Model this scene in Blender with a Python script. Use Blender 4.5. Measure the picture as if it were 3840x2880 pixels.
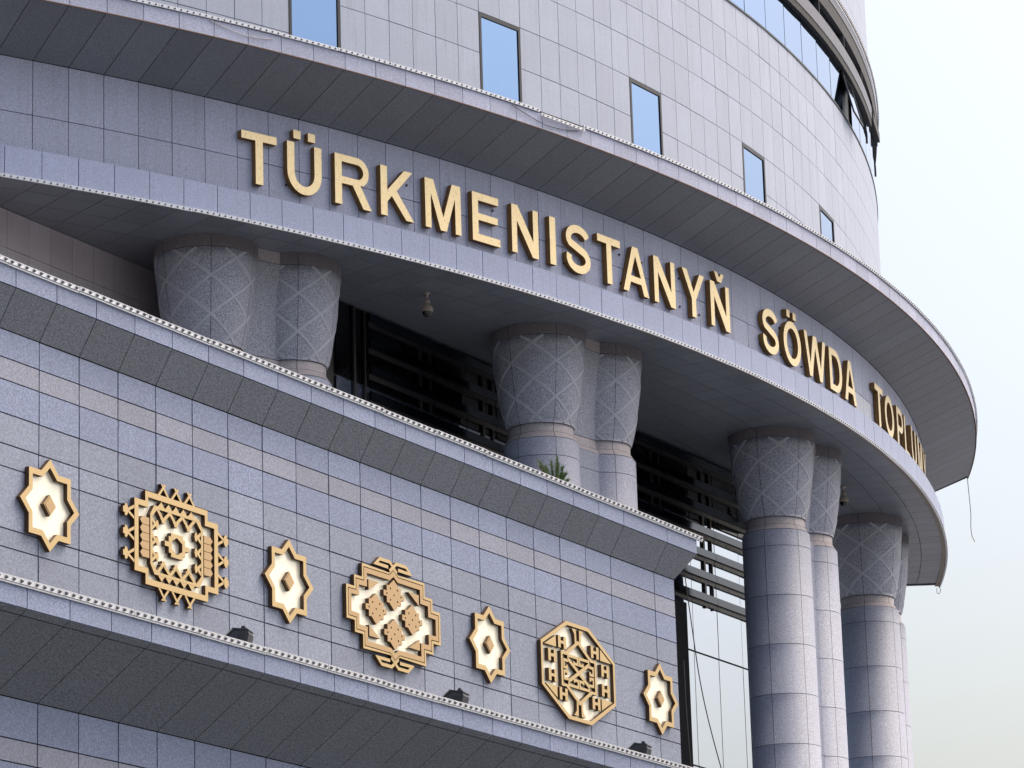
import bpy, math, random
from mathutils import Vector, Matrix
from mathutils.geometry import tessellate_polygon
random.seed(7)
R_ = math.radians
for o in list(bpy.data.objects): bpy.data.objects.remove(o)
scene = bpy.context.scene
COL = scene.collection
PI = math.pi

# ------------------------------------------------------------------ camera
F_PX, PITCH, ROLL = 13804.4, 0.26589, -0.03015
cam_d = bpy.data.cameras.new('camera'); cam = bpy.data.objects.new('camera', cam_d); COL.objects.link(cam)
cam_d.sensor_fit = 'HORIZONTAL'; cam_d.sensor_width = 36.0; cam_d.lens = F_PX / 3840 * 36.0
cam_d.clip_start = 0.5; cam_d.clip_end = 6000
cam.location = (0, 0, 0)
# camera heading +Y, pitched up, then rolled about its own axis
cam.matrix_world = Matrix.Rotation(PI/2 + PITCH, 4, 'X') @ Matrix.Rotation(ROLL, 4, 'Z')
scene.camera = cam
scene.render.resolution_x, scene.render.resolution_y = 1024, 768

# ------------------------------------------------------------------ sky, sun, exposure
SUN_AZ, SUN_EL = R_(66), R_(60)          # azimuth clockwise from the camera heading (+Y)
world = bpy.data.worlds.new('World'); scene.world = world; world.use_nodes = True
wn = world.node_tree.nodes; wl = world.node_tree.links
for n in list(wn): wn.remove(n)
sky = wn.new('ShaderNodeTexSky'); sky.sky_type = 'NISHITA'; sky.sun_disc = False
sky.sun_elevation = SUN_EL; sky.sun_rotation = SUN_AZ
sky.altitude = 200; sky.air_density = 1.25; sky.dust_density = 10.0; sky.ozone_density = 0.0
bg = wn.new('ShaderNodeBackground'); bg.inputs['Strength'].default_value = 0.15
wo = wn.new('ShaderNodeOutputWorld')
wl.new(sky.outputs[0], bg.inputs[0]); wl.new(bg.outputs[0], wo.inputs[0])
sun_d = bpy.data.lights.new('sun', 'SUN'); sun_d.energy = 0.5; sun_d.angle = R_(25); sun_d.color = (1, .97, .94)
sun = bpy.data.objects.new('sun', sun_d); COL.objects.link(sun)
sv = Vector((math.sin(SUN_AZ)*math.cos(SUN_EL), math.cos(SUN_AZ)*math.cos(SUN_EL), math.sin(SUN_EL)))
sun.rotation_euler = sv.to_track_quat('Z', 'Y').to_euler(); sun.location = sv*300
scene.view_settings.view_transform = 'Standard'; scene.view_settings.look = 'None'
scene.view_settings.exposure = 0.86; scene.view_settings.gamma = 1.0
scene.view_settings.use_curve_mapping = False
scene.cycles.max_bounces = 5; scene.cycles.glossy_bounces = 4; scene.cycles.diffuse_bounces = 3

# ------------------------------------------------------------------ materials
def new_mat(name):
    m = bpy.data.materials.new(name); m.use_nodes = True
    nt = m.node_tree; b = nt.nodes['Principled BSDF']
    return m, nt, b
def N(nt, t, **kw):
    n = nt.nodes.new(t)
    for k, v in kw.items(): setattr(n, k, v)
    return n
def mixc(nt, a, b, fac, mode='MIX'):
    n = nt.nodes.new('ShaderNodeMix'); n.data_type = 'RGBA'; n.blend_type = mode
    def put(sock, v):
        if isinstance(v, (tuple, list)): sock.default_value = (*v, 1) if len(v) == 3 else v
        elif isinstance(v, (int, float)): sock.default_value = v
        else: nt.links.new(v, sock)
    put(n.inputs[0], fac); put(n.inputs[6], a); put(n.inputs[7], b)
    return n.outputs[2]
def ramp(nt, src, p0, p1, c0=(0,0,0), c1=(1,1,1)):
    r = nt.nodes.new('ShaderNodeValToRGB'); e = r.color_ramp.elements
    e[0].position, e[1].position = p0, p1; e[0].color = (*c0, 1); e[1].color = (*c1, 1)
    nt.links.new(src, r.inputs[0]); return r.outputs[0]
def noise(nt, vec, scale, detail=3, rough=.6):
    n = nt.nodes.new('ShaderNodeTexNoise'); n.inputs['Scale'].default_value = scale
    n.inputs['Detail'].default_value = detail; n.inputs['Roughness'].default_value = rough
    if vec is not None: nt.links.new(vec, n.inputs['Vector'])
    return n.outputs['Fac']
def stone(name, base, var=.12, speck=.25, rough=.55, warm=.0, streak=.25, spec=.35, speck_scale=26):
    m, nt, b = new_mat(name)
    geo = N(nt, 'ShaderNodeNewGeometry'); pos = geo.outputs['Position']
    oi = N(nt, 'ShaderNodeObjectInfo')
    # crystals
    s1 = ramp(nt, noise(nt, pos, speck_scale, 1, .7), .36, .66)
    col = mixc(nt, tuple(c*(1-speck) for c in base), tuple(min(1, c*(1+speck*.55)) for c in base), s1)
    # dark flecks
    v = N(nt, 'ShaderNodeTexVoronoi'); v.inputs['Scale'].default_value = 9; nt.links.new(pos, v.inputs['Vector'])
    fl = ramp(nt, v.outputs['Distance'], .05, .11, (1,1,1), (0,0,0))
    g = noise(nt, pos, 1.7, 0)
    flm = N(nt, 'ShaderNodeMath', operation='MULTIPLY'); nt.links.new(fl, flm.inputs[0]); nt.links.new(ramp(nt, g, .5, .62), flm.inputs[1])
    col = mixc(nt, col, tuple(c*.45 for c in base), flm.outputs[0])
    # slab to slab tone
    t = N(nt, 'ShaderNodeMapRange'); t.inputs['To Min'].default_value = 1-var; t.inputs['To Max'].default_value = 1+var
    nt.links.new(oi.outputs['Random'], t.inputs['Value'])
    hv = N(nt, 'ShaderNodeHueSaturation'); nt.links.new(t.outputs[0], hv.inputs['Value']); nt.links.new(col, hv.inputs['Color'])
    col = hv.outputs[0]
    # broad clouds and run-off streaks
    cl = ramp(nt, noise(nt, pos, .8, 2, .6), .3, .75)
    col = mixc(nt, col, tuple(c*.8 for c in base), mulv(nt, cl, .35))
    mp = N(nt, 'ShaderNodeMapping'); mp.inputs['Scale'].default_value = (5, 5, .22); nt.links.new(pos, mp.inputs['Vector'])
    st = ramp(nt, noise(nt, mp.outputs[0], 1.6, 3, .65), .52, .78)
    col = mixc(nt, col, (base[0]*.55, base[1]*.5, base[2]*.45), mulv(nt, st, streak))
    nt.links.new(col, b.inputs['Base Color'])
    b.inputs['Roughness'].default_value = rough; b.inputs['Specular IOR Level'].default_value = spec
    bp = N(nt, 'ShaderNodeBump'); bp.inputs['Strength'].default_value = .15; bp.inputs['Distance'].default_value = .004
    nt.links.new(s1, bp.inputs['Height']); nt.links.new(bp.outputs[0], b.inputs['Normal'])
    return m
def mulv(nt, src, f):
    n = nt.nodes.new('ShaderNodeMath'); n.operation = 'MULTIPLY'; n.inputs[1].default_value = f
    nt.links.new(src, n.inputs[0]); return n.outputs[0]
def plain(name, col, rough=.5, metal=0., var=.0, dirt=.0, dirt_col=(.1,.07,.05), scale=6, spec=.5, rvar=.07):
    m, nt, b = new_mat(name)
    b.inputs['Roughness'].default_value = rough; b.inputs['Metallic'].default_value = metal
    b.inputs['Specular IOR Level'].default_value = spec
    c = None
    geo = N(nt, 'ShaderNodeNewGeometry')
    n1 = noise(nt, geo.outputs['Position'], scale, 4, .65)
    c = mixc(nt, tuple(x*(1-var) for x in col), tuple(min(1, x*(1+var)) for x in col), n1)
    if dirt > 0:
        n2 = ramp(nt, noise(nt, geo.outputs['Position'], scale*1.7, 5, .7), .56, .72)
        c = mixc(nt, c, dirt_col, mulv(nt, n2, dirt))
    nt.links.new(c, b.inputs['Base Color'])
    r = ramp(nt, n1, .3, .7, (max(0, rough-rvar),)*3, (min(1, rough+rvar),)*3); nt.links.new(r, b.inputs['Roughness'])
    return m

M = {}
M['granite_blue'] = stone('granite_blue', (0.254, 0.301, 0.445), var=.09, speck=.34, streak=.1, speck_scale=32)
M['granite_warm'] = stone('granite_warm', (0.290, 0.308, 0.388), var=.08, speck=.24, streak=.1)
M['granite_grey'] = stone('granite_grey', (0.262, 0.298, 0.392), var=.12, speck=.26, streak=.14)
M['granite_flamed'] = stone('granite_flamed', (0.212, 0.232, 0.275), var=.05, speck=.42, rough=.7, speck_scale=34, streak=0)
M['granite_fascia'] = stone('granite_fascia', (0.454, 0.485, 0.637), var=.09, speck=.24, streak=.3)
M['granite_band'] = stone('granite_band', (0.410, 0.462, 0.642), var=.03, speck=.18, streak=.2)
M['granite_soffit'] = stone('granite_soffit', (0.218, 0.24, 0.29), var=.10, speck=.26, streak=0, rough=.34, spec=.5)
M['marble_tower'] = stone('marble_tower', (0.425, 0.475, 0.595), var=.05, speck=.10, streak=.3, rough=.45)
M['granite_column'] = stone('granite_column', (0.320, 0.345, 0.440), var=.05, speck=.32, speck_scale=30)
M['granite_capital'] = stone('granite_capital', (0.400, 0.419, 0.501), var=.05, speck=.46, speck_scale=28)
M['granite_pink'] = stone('granite_pink', (0.48, 0.44, 0.455), var=.03, speck=.22)
M['beige_recess'] = stone('beige_recess', (0.577, 0.542, 0.589), var=.05, speck=.1)
M['rib_stone'] = stone('rib_stone', (0.465, 0.483, 0.556), var=.02, speck=.12)
M['granite_patch'] = stone('granite_patch', (0.688, 0.729, 0.828), var=.05, speck=.2, streak=.6)
M['joint'] = plain('joint', (.02, .02, .022), .9)
M['brown_edge'] = plain('brown_edge', (.20, .12, .08), .7, var=.3)
M['rail'] = plain('rail', (.58, .60, .65), .38, .35, var=.08, dirt=.25, dirt_col=(.3,.3,.31))
M['rail_pink'] = plain('rail_pink', (.62, .55, .53), .45, .2, var=.1)
M['bulb'] = plain('bulb', (.2, .2, .205), .25, var=.1, spec=.7)
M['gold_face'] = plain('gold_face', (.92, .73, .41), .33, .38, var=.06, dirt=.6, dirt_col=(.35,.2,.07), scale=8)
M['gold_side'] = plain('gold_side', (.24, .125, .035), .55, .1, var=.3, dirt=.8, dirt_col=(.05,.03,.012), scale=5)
M['medal_gold'] = plain('medal_gold', (.56, .405, .20), .34, .5, var=.07)
M['medal_gold_deep'] = plain('medal_gold_deep', (.50, .335, .17), .45, .30, var=.07)
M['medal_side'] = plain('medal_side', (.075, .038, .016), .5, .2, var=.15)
M['medal_plate'] = plain('medal_plate', (.98, .94, .78), .24, .2, var=.01, rvar=0)
M['dark_metal'] = plain('dark_metal', (.014, .015, .018), .4, .2, var=.2)
M['frame_dark'] = plain('frame_dark', (.016, .018, .024), .4, .1, var=.1)
M['steel_fin'] = plain('steel_fin', (.11, .108, .13), .4, .35, var=.12)
M['fin_under'] = plain('fin_under', (.05, .048, .05), .6, .1, var=.2)
M['louver'] = plain('louver', (.05, .06, .08), .09, 1.0, var=.06, rvar=.03)
M['cam_shell'] = plain('cam_shell', (.42, .37, .32), .45, var=.1)
M['cam_dome'] = plain('cam_dome', (.012, .012, .014), .06, spec=.9)
M['flood'] = plain('flood', (.045, .05, .062), .5, .15, var=.2)
M['lens_glass'] = plain('lens_glass', (.5, .5, .46), .12, .1)
M['cable'] = plain('cable', (.05, .05, .05), .7)
M['cable_pale'] = plain('cable_pale', (.5, .48, .45), .7)
M['roofing'] = plain('roofing', (.25, .24, .23), .9, var=.15)
M['trim'] = plain('trim', (.30, .26, .22), .6, .2, var=.3)
M['bark'] = plain('bark', (.16, .11, .06), .9, var=.3, scale=30)
M['ground'] = plain('ground', (.105, .112, .122), .9, var=.25, scale=.15)
def glass(name, col, rough=.02):
    m, nt, b = new_mat(name)
    b.inputs['Base Color'].default_value = (*col, 1); b.inputs['Metallic'].default_value = 1.0
    b.inputs['Roughness'].default_value = rough
    geo = N(nt, 'ShaderNodeNewGeometry'); bp = N(nt, 'ShaderNodeBump')
    bp.inputs['Strength'].default_value = .12; bp.inputs['Distance'].default_value = .03
    nt.links.new(noise(nt, geo.outputs['Position'], .7, 2), bp.inputs['Height']); nt.links.new(bp.outputs[0], b.inputs['Normal'])
    return m
M['glass'] = glass('mirror_glass', (.17, .265, .43))
M['glass_low'] = glass('mirror_glass_low', (.44, .50, .60))
M['glass_shaded'] = glass('mirror_glass_shaded', (.03, .032, .036))  # darker copy of the low glass, the soffit's dark reflection put into its colour
def leafmat():
    m, nt, b = new_mat('needles'); oi = N(nt, 'ShaderNodeNewGeometry')
    n1 = noise(nt, oi.outputs['Position'], 9, 2)
    nt.links.new(mixc(nt, (.06, .13, .05), (.15, .24, .09), n1), b.inputs['Base Color'])
    b.inputs['Roughness'].default_value = .6; return m
M['needles'] = leafmat()

# ------------------------------------------------------------------ mesh helpers
class MB:
    def __init__(s): s.v = []; s.f = []; s.m = []
    def quad(s, a, b, c, d, mi=0):
        i = len(s.v); s.v += [a, b, c, d]; s.f.append((i, i+1, i+2, i+3)); s.m.append(mi)
    def hexa(s, p, mi=0):           # p: 8 corners, bottom ring then top ring, counter-clockwise from above
        i = len(s.v); s.v += [tuple(x) for x in p]
        for q in ((3,2,1,0), (4,5,6,7), (0,1,5,4), (1,2,6,5), (2,3,7,6), (3,0,4,7)):
            s.f.append(tuple(i+k for k in q)); s.m.append(mi)
    def box(s, x0, x1, y0, y1, z0, z1, mi=0):
        s.hexa([(x0,y0,z0),(x1,y0,z0),(x1,y1,z0),(x0,y1,z0),(x0,y0,z1),(x1,y0,z1),(x1,y1,z1),(x0,y1,z1)], mi)
    def prism(s, outline, y0, y1, holes=(), face=0, side=1):
        # outline in (x,z); front at y1 (towards -y), back at y0
        polys = [list(outline)] + [list(h) for h in holes]
        def area(p): return sum(p[i][0]*p[(i+1) % len(p)][1]-p[(i+1) % len(p)][0]*p[i][1] for i in range(len(p)))/2
        if area(polys[0]) < 0: polys[0].reverse()
        for h in polys[1:]:
            if area(h) > 0: h.reverse()
        flat = [p for poly in polys for p in poly]
        tri = tessellate_polygon([[Vector((x, z, 0)) for x, z in poly] for poly in polys])
        i = len(s.v); s.v += [(x, y1, z) for x, z in flat]; n = len(flat)
        for t in tri:
            a, b, c = (flat[k] for k in t)
            cr = (b[0]-a[0])*(c[1]-a[1])-(b[1]-a[1])*(c[0]-a[0])
            t = t if cr > 0 else (t[0], t[2], t[1])
            s.f.append(tuple(i+k for k in t)); s.m.append(face)
        off = 0
        for poly in polys:
            m = len(poly)
            for k in range(m):
                a, b = poly[k], poly[(k+1) % m]
                s.quad((a[0], y0, a[1]), (b[0], y0, b[1]), (b[0], y1, b[1]), (a[0], y1, a[1]), side)
            off += m
        # back
        i = len(s.v); s.v += [(x, y0, z) for x, z in flat]
        for t in tri:
            a, b, c = (flat[k] for k in t)
            cr = (b[0]-a[0])*(c[1]-a[1])-(b[1]-a[1])*(c[0]-a[0])
            t = t if cr < 0 else (t[0], t[2], t[1])
            s.f.append(tuple(i+k for k in t)); s.m.append(side)
    def tube(s, pts, r, n=6, mi=0, closed=False):
        pts = [Vector(p) for p in pts]; rings = []
        for k, p in enumerate(pts):
            d = (pts[min(k+1, len(pts)-1)]-pts[max(k-1, 0)]).normalized()
            up = Vector((0, 0, 1)) if abs(d.z) < .9 else Vector((1, 0, 0))
            a = d.cross(up).normalized(); b = d.cross(a).normalized()
            rr = r[k] if isinstance(r, (list, tuple)) else r
            i = len(s.v); rings.append(i)
            for j in range(n):
                t = 2*PI*j/n; s.v.append(tuple(p+a*math.cos(t)*rr+b*math.sin(t)*rr))
        for k in range(len(rings)-1):
            for j in range(n):
                s.f.append((rings[k]+j, rings[k]+(j+1) % n, rings[k+1]+(j+1) % n, rings[k+1]+j)); s.m.append(mi)
        s.f.append(tuple(rings[0]+j for j in range(n))); s.m.append(mi)
        s.f.append(tuple(rings[-1]+n-1-j for j in range(n))); s.m.append(mi)
    def lathe(s, prof, n=16, mi=0):
        rings = []
        for r, z in prof:
            rings.append(len(s.v))
            for j in range(n): t = 2*PI*j/n; s.v.append((r*math.cos(t), r*math.sin(t), z))
        for k in range(len(rings)-1):
            for j in range(n):
                s.f.append((rings[k]+j, rings[k]+(j+1) % n, rings[k+1]+(j+1) % n, rings[k+1]+j)); s.m.append(mi)
    def mesh(s, name, mats, smooth=False):
        me = bpy.data.meshes.new(name); me.from_pydata(s.v, [], s.f)
        for m in (mats if isinstance(mats, (list, tuple)) else [mats]): me.materials.append(M[m] if isinstance(m, str) else m)
        me.polygons.foreach_set('material_index', s.m)
        if smooth: me.polygons.foreach_set('use_smooth', [True]*len(me.polygons))
        me.update(); return me
def link(name, me, parent=None, mw=None):
    o = bpy.data.objects.new(name, me); COL.objects.link(o)
    if parent is not None: o.parent = parent
    if mw is not None: o.matrix_local = mw
    return o
def thing(name, label, cat, mw=None, group=None):
    o = bpy.data.objects.new(name, None); COL.objects.link(o); o.empty_display_size = .3
    o['label'] = label; o['category'] = cat
    if group: o['group'] = group
    if mw is not None: o.matrix_world = mw
    return o
def tag(o, label, cat, group=None):
    o['label'] = label; o['category'] = cat
    if group: o['group'] = group
    return o
def Tr(x, y, z): return Matrix.Translation((x, y, z))
def Rz(a): return Matrix.Rotation(a, 4, 'Z')

# ------------------------------------------------------------------ geometry constants (metres, camera at eye height over the ground)
GZ = -1.6
CX, CY = -49.834, 144.894                # centre of the round tower
R1, R2, R3, R4 = 66.0, 66.617, 68.056, 64.765
H1, H2, H3 = 33.835, 30.338, 34.694      # top of sign wall, underside, underside of canopy edge
PH1, PH2, DL = .60534, .58882, .0160
PH4, DL4 = .78831, .014763
TH_END = 1.5575
AZA = .50647                             # wing wall runs along this azimuth
dA = Vector((math.sin(AZA), math.cos(AZA), 0)); nA = Vector((math.cos(AZA), -math.sin(AZA), 0))
ROT_A = PI/2-AZA                         # local +x along the wing wall, local -y outwards
OA = Vector((0, 70, 0))
def WA(s, h=0, off=0):                   # point in wing wall coordinates
    return OA + dA*s + nA*off + Vector((0, 0, h))
MA = Matrix.Translation(OA) @ Rz(ROT_A)   # local (s, -off, h)
MRING = Tr(CX, CY, 0)                    # ring frame; a point at angle th is Rz(th) @ (0,-R,h)
def rp(R, th, h): return Vector((CX+R*math.sin(th), CY-R*math.cos(th), h))

# ------------------------------------------------------------------ ground
g = MB(); g.quad((-3000,-3000,GZ),(3000,-3000,GZ),(3000,3000,GZ),(-3000,3000,GZ))
o = link('ground', g.mesh('ground', 'ground')); o['kind'] = 'structure'

# ================================================================== ROUND TOWER
tower = thing('office_tower', 'round pale stone office tower with curved sign wall and canopy over paired columns', 'building', Tr(CX, CY, GZ))
TI = Tr(0, 0, -GZ)                       # children of tower keep the ring frame heights
GAP = .021
def arc_pts(R, a0, a1, n): return [(R*math.sin(a0+(a1-a0)*k/n), -R*math.cos(a0+(a1-a0)*k/n)) for k in range(n+1)]
def strip_mesh(name, mat, prof, a0, a1, n, smooth=False):
    # closed profile [(R,h)...] swept along the angle
    b = MB(); m = len(prof); base = []
    for k in range(n+1):
        t = a0+(a1-a0)*k/n; base.append(len(b.v))
        for R, h in prof: b.v.append((R*math.sin(t), -R*math.cos(t), h))
    for k in range(n):
        for j in range(m):
            b.f.append((base[k]+j, base[k+1]+j, base[k+1]+(j+1) % m, base[k]+(j+1) % m)); b.m.append(0)
    b.f.append(tuple(base[0]+j for j in range(m))); b.m.append(0)
    b.f.append(tuple(base[-1]+m-1-j for j in range(m))); b.m.append(0)
    return b.mesh(name, mat, smooth)
def slab_prof(p, q, t):
    # face from p to q (R,h), thickness t to the inner side
    dx, dz = q[0]-p[0], q[1]-p[1]; L = math.hypot(dx, dz); nx, nz = -dz/L*t, dx/L*t
    return [p, q, (q[0]+nx, q[1]+nz), (p[0]+nx, p[1]+nz)]
def backing(name, prof, mat='joint', a0=.50, a1=TH_END-.002, n=110, parent=tower):
    return link(name, strip_mesh(name, mat, prof, a0, a1, n), parent, TI)
def place_ring(name, me, parent, th, jit=.003):
    r = random.uniform(-jit, jit)
    return link(name, me, parent, Rz(th) @ Tr(0, -r, 0))
def inset(p, q, g):
    L = math.hypot(q[0]-p[0], q[1]-p[1]); ux, uz = (q[0]-p[0])/L*g, (q[1]-p[1])/L*g
    return (p[0]+ux, p[1]+uz), (q[0]-ux, q[1]-uz)
def ring_row(part, name, p, q, mat, ph, dl, i0, i1, thick=.03, skip=(), a_max=TH_END):
    p2, q2 = inset(p, q, GAP/2); Rm = max(p[0], q[0])
    ha = dl/2-GAP/2/Rm
    me = strip_mesh(name, mat, slab_prof(p2, q2, thick), -ha, ha, 2, False)
    out = []
    for i in range(i0, i1):
        if i in skip: continue
        c = ph+dl*(i+.5)
        if c+ha > a_max: continue
        out.append(place_ring(name, me, part, c))
    return out

# --- sign wall (two courses), lower band, canopy edge and sloping canopy soffit
NI0, NI1 = -5, 60
t = .03
fas = backing('sign_wall', [(R1-.034, 30.4), (R1-.034, H1+.4), (R1-.6, H1+.4), (R1-.6, 30.4)])
ring_row(fas, 'stone_panel', (R1, 32.325), (R1, H1), 'granite_fascia', PH1, DL, NI0, NI1)
ring_row(fas, 'stone_panel', (R1, 30.75), (R1, 32.325), 'granite_fascia', PH1, DL, NI0, NI1, skip=(37, 38))
for o in ring_row(fas, 'stone_panel', (R1, 30.75), (R1, 32.325), 'granite_patch', PH1, DL, 37, 39): o['label'] = 'pale limewashed wall panel'
band = backing('lower_band', [(R2-.034, H2+.02), (R2-.034, 31.10), (R1-.03, 31.10), (R1-.03, H2+.02)])
ring_row(band, 'band_panel', (R2, H2+.0), (R2, 31.15), 'granite_band', PH2, DL, NI0, NI1)
link('band_edge_trim', strip_mesh('band_edge_trim', 'trim', [(R2+.012, H2-.035), (R2+.012, H2-.008), (R2-.16, H2-.008), (R2-.16, H2-.035)], .5, TH_END-.001, 110), band, Matrix())
can = backing('canopy', [(R3-.034, H3+.01), (R3-.034, 35.24), (R4-.2, 35.24), (R4-.2, H1+.05), (R1-.03, H1+.03)], mat='joint')
ring_row(can, 'edge_panel', (R3, H3), (R3, 35.165), 'granite_fascia', PH1+.0001, DL, NI0, NI1)
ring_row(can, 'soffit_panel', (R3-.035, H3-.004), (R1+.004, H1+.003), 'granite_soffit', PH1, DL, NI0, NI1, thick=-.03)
link('canopy_drip_edge', strip_mesh('canopy_drip_edge', 'brown_edge', [(R3+.006, H3-.012), (R3+.006, H3+.012), (R3-.03, H3+.012), (R3-.03, H3-.012)], .5, TH_END-.001, 110), can, Matrix())
# --- flat underside between the columns: three outer courses as single panels, the rest as one sheet
sof = backing('ring_soffit', [(R2-.05, H2+.035), (R2-.05, H2+.2), (56.0, H2+.2), (56.0, H2+.035)])
Rs = [R2-.035, 65.68, 64.74, 63.80]
for k in range(3):
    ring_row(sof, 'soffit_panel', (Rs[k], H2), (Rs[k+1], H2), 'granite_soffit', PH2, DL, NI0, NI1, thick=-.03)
b = MB()
Ri = [63.80, 62.86, 61.92, 60.98, 60.04, 59.1]
for k in range(5):
    for i in range(NI0, NI1):
        a0, a1 = PH2+DL*i+.0001, PH2+DL*(i+1)-.0001
        if a1 > TH_END: continue
        ra, rb = Ri[k]-.007, Ri[k+1]+.007
        P = [(ra*math.sin(a), -ra*math.cos(a)) for a in (a0, a1)]; Q = [(rb*math.sin(a), -rb*math.cos(a)) for a in (a0, a1)]
        b.hexa([(*P[0], H2), (*P[1], H2), (*Q[1], H2), (*Q[0], H2), (*P[0], H2+.03), (*P[1], H2+.03), (*Q[1], H2+.03), (*Q[0], H2+.03)])
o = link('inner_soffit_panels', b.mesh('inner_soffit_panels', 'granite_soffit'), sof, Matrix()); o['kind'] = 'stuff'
# closed end of the ring
b = MB()
for (ra, rb, ha, hb) in ((57, R2-.04, H2+.03, 31.1), (57, R1-.04, 31.1, H1), (60, R3-.04, H3+.05, 35.2)):
    P = [(r*math.sin(TH_END-.001), -r*math.cos(TH_END-.001)) for r in (ra, rb)]; Q = [(r*math.sin(TH_END), -r*math.cos(TH_END)) for r in (ra, rb)]
    b.hexa([(*P[0], ha), (*P[1], ha), (*Q[1], ha), (*Q[0], ha), (*P[0], hb), (*P[1], hb), (*Q[1], hb), (*Q[0], hb)])
link('ring_end_wall', b.mesh('ring_end_wall', 'granite_fascia'), tower, TI)

# --- tower shaft with windows
TR = [35.60, 36.90, 38.19, 39.495, 40.83, 41.96, 43.105, 44.26]
win_i = [-3, 5, 13, 21, 29, 37]
shaft = backing('tower_wall', [(R4-.034, 34.9), (R4-.034, 44.2), (R4-.4, 44.2), (R4-.4, 34.9)], a0=.55, a1=2.3, n=150)
rest = []
for k in range(len(TR)-1):
    skip = set()
    if k in (1, 2):
        for w in win_i: skip |= {w, w+1}
    if k == 0:
        for w in win_i: skip |= {w, w+1}
    ring_row(shaft, 'marble_panel', (R4, TR[k]), (R4, TR[k+1]), 'marble_tower', PH4, DL4, -9, 33, skip=skip, a_max=9)
    rest += [(k, i) for i in range(33, 90) if i not in skip]
b = MB()
def arc_slab(b, Ra, Rb, a0, a1, h0, h1):
    P = [(Ra*math.sin(a), -Ra*math.cos(a)) for a in (a0, a1)]; Q = [(Rb*math.sin(a), -Rb*math.cos(a)) for a in (a0, a1)]
    b.hexa([(*P[0], h0), (*P[1], h0), (*Q[1], h0), (*Q[0], h0), (*P[0], h1), (*P[1], h1), (*Q[1], h1), (*Q[0], h1)])
for k, i in rest:
    a0 = PH4+DL4*i+.00012; arc_slab(b, R4, R4-.03, a0, a0+DL4-.00024, TR[k]+.008, TR[k+1]-.008)
for k in range(9):                                   # storeys above the glazed band
    for i in range(-9, 90):
        a0 = PH4+DL4*i+.00012; arc_slab(b, R4-.02, R4-.05, a0, a0+DL4-.00024, 48.3+k*1.2+.008, 48.3+(k+1)*1.2-.008)
o = link('distant_marble_panels', b.mesh('distant_marble_panels', 'marble_tower'), shaft, Matrix()); o['kind'] = 'stuff'
backing('upper_wall', [(R4-.06, 48.25), (R4-.06, 59), (R4-.4, 59), (R4-.4, 48.25)], a0=.55, a1=2.3, n=150)
for w in win_i:
    a0, a1 = PH4+DL4*w, PH4+DL4*(w+2); h0, h1 = 36.0, 39.49
    fw = .0016
    wf = MB()
    ha = (a1-a0)/2
    for (x0, x1, z0, z1) in ((-ha+.0001, -ha+fw, h0, h1), (ha-fw, ha-.0001, h0, h1), (-ha+fw, ha-fw, h1-.13, h1), (-ha+fw, ha-fw, h0, h0+.1)):
        arc_slab(wf, R4+.012, R4-.14, x0, x1, z0+.002, z1-.002)
    fo = link('window', wf.mesh('window', 'frame_dark'), tower, TI @ Rz((a0+a1)/2))
    gb = MB(); arc_slab(gb, R4-.022, R4-.03, -ha+fw, ha-fw, h0+.1, h1-.13)
    link('pane', gb.mesh('pane', 'glass'), fo, Matrix.Rotation(random.uniform(-.0002, .0002), 4, 'Z'))

# --- glazed band with two curved steel sun shades
gz = backing('glazed_band', [(R4-.12, 44.1), (R4-.12, 48.4), (R4-.5, 48.4), (R4-.5, 44.1)], mat='frame_dark', a0=.9, a1=2.2, n=120)
link('window_sill', strip_mesh('window_sill', 'frame_dark', [(R4+.03, 44.25), (R4+.03, 44.32), (R4-.15, 44.32), (R4-.15, 44.25)], .9, 2.2, 120), gz, Matrix())
dlw = DL4*2
pane = strip_mesh('pane', 'glass', [(R4-.03, 44.34), (R4-.03, 47.9), (R4-.05, 47.9), (R4-.05, 44.34)], -dlw/2+.0004, dlw/2-.0004, 1)
OPEN_I = 6
for i in range(-5, 32):
    if i == OPEN_I: continue
    place_ring('pane', pane, gz, 1.1114+dlw*(i+.5), .004)
f1 = link('sun_shade', strip_mesh('sun_shade', 'steel_fin', [(64.95, 46.32), (64.95, 46.84), (64.74, 46.88), (64.74, 46.32)], .95, 1.392, 60), gz, Matrix())
link('underside', strip_mesh('underside', 'fin_under', [(64.9, 46.08), (64.93, 46.31), (64.74, 46.31), (64.74, 46.08)], .95, 1.392, 60), gz, Matrix())
f2 = link('sun_shade', strip_mesh('sun_shade', 'steel_fin', [(64.97, 47.9), (64.97, 48.25), (64.74, 48.3), (64.74, 47.9)], .95, 2.0, 110), gz, Matrix())
link('underside', strip_mesh('underside', 'fin_under', [(64.92, 47.4), (64.95, 47.89), (64.74, 47.89), (64.74, 47.4)], .95, 2.0, 110), gz, Matrix())
# bracket struts
for i in range(-4, 22, 2):
    th = 1.1114+dlw*i
    bm = MB(); bm.box(-.03, .03, -64.93, -(R4-.04), 46.9, 47.38)
    link('shade_bracket', bm.mesh('shade_bracket', 'fin_under'), gz, Rz(th))
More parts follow.
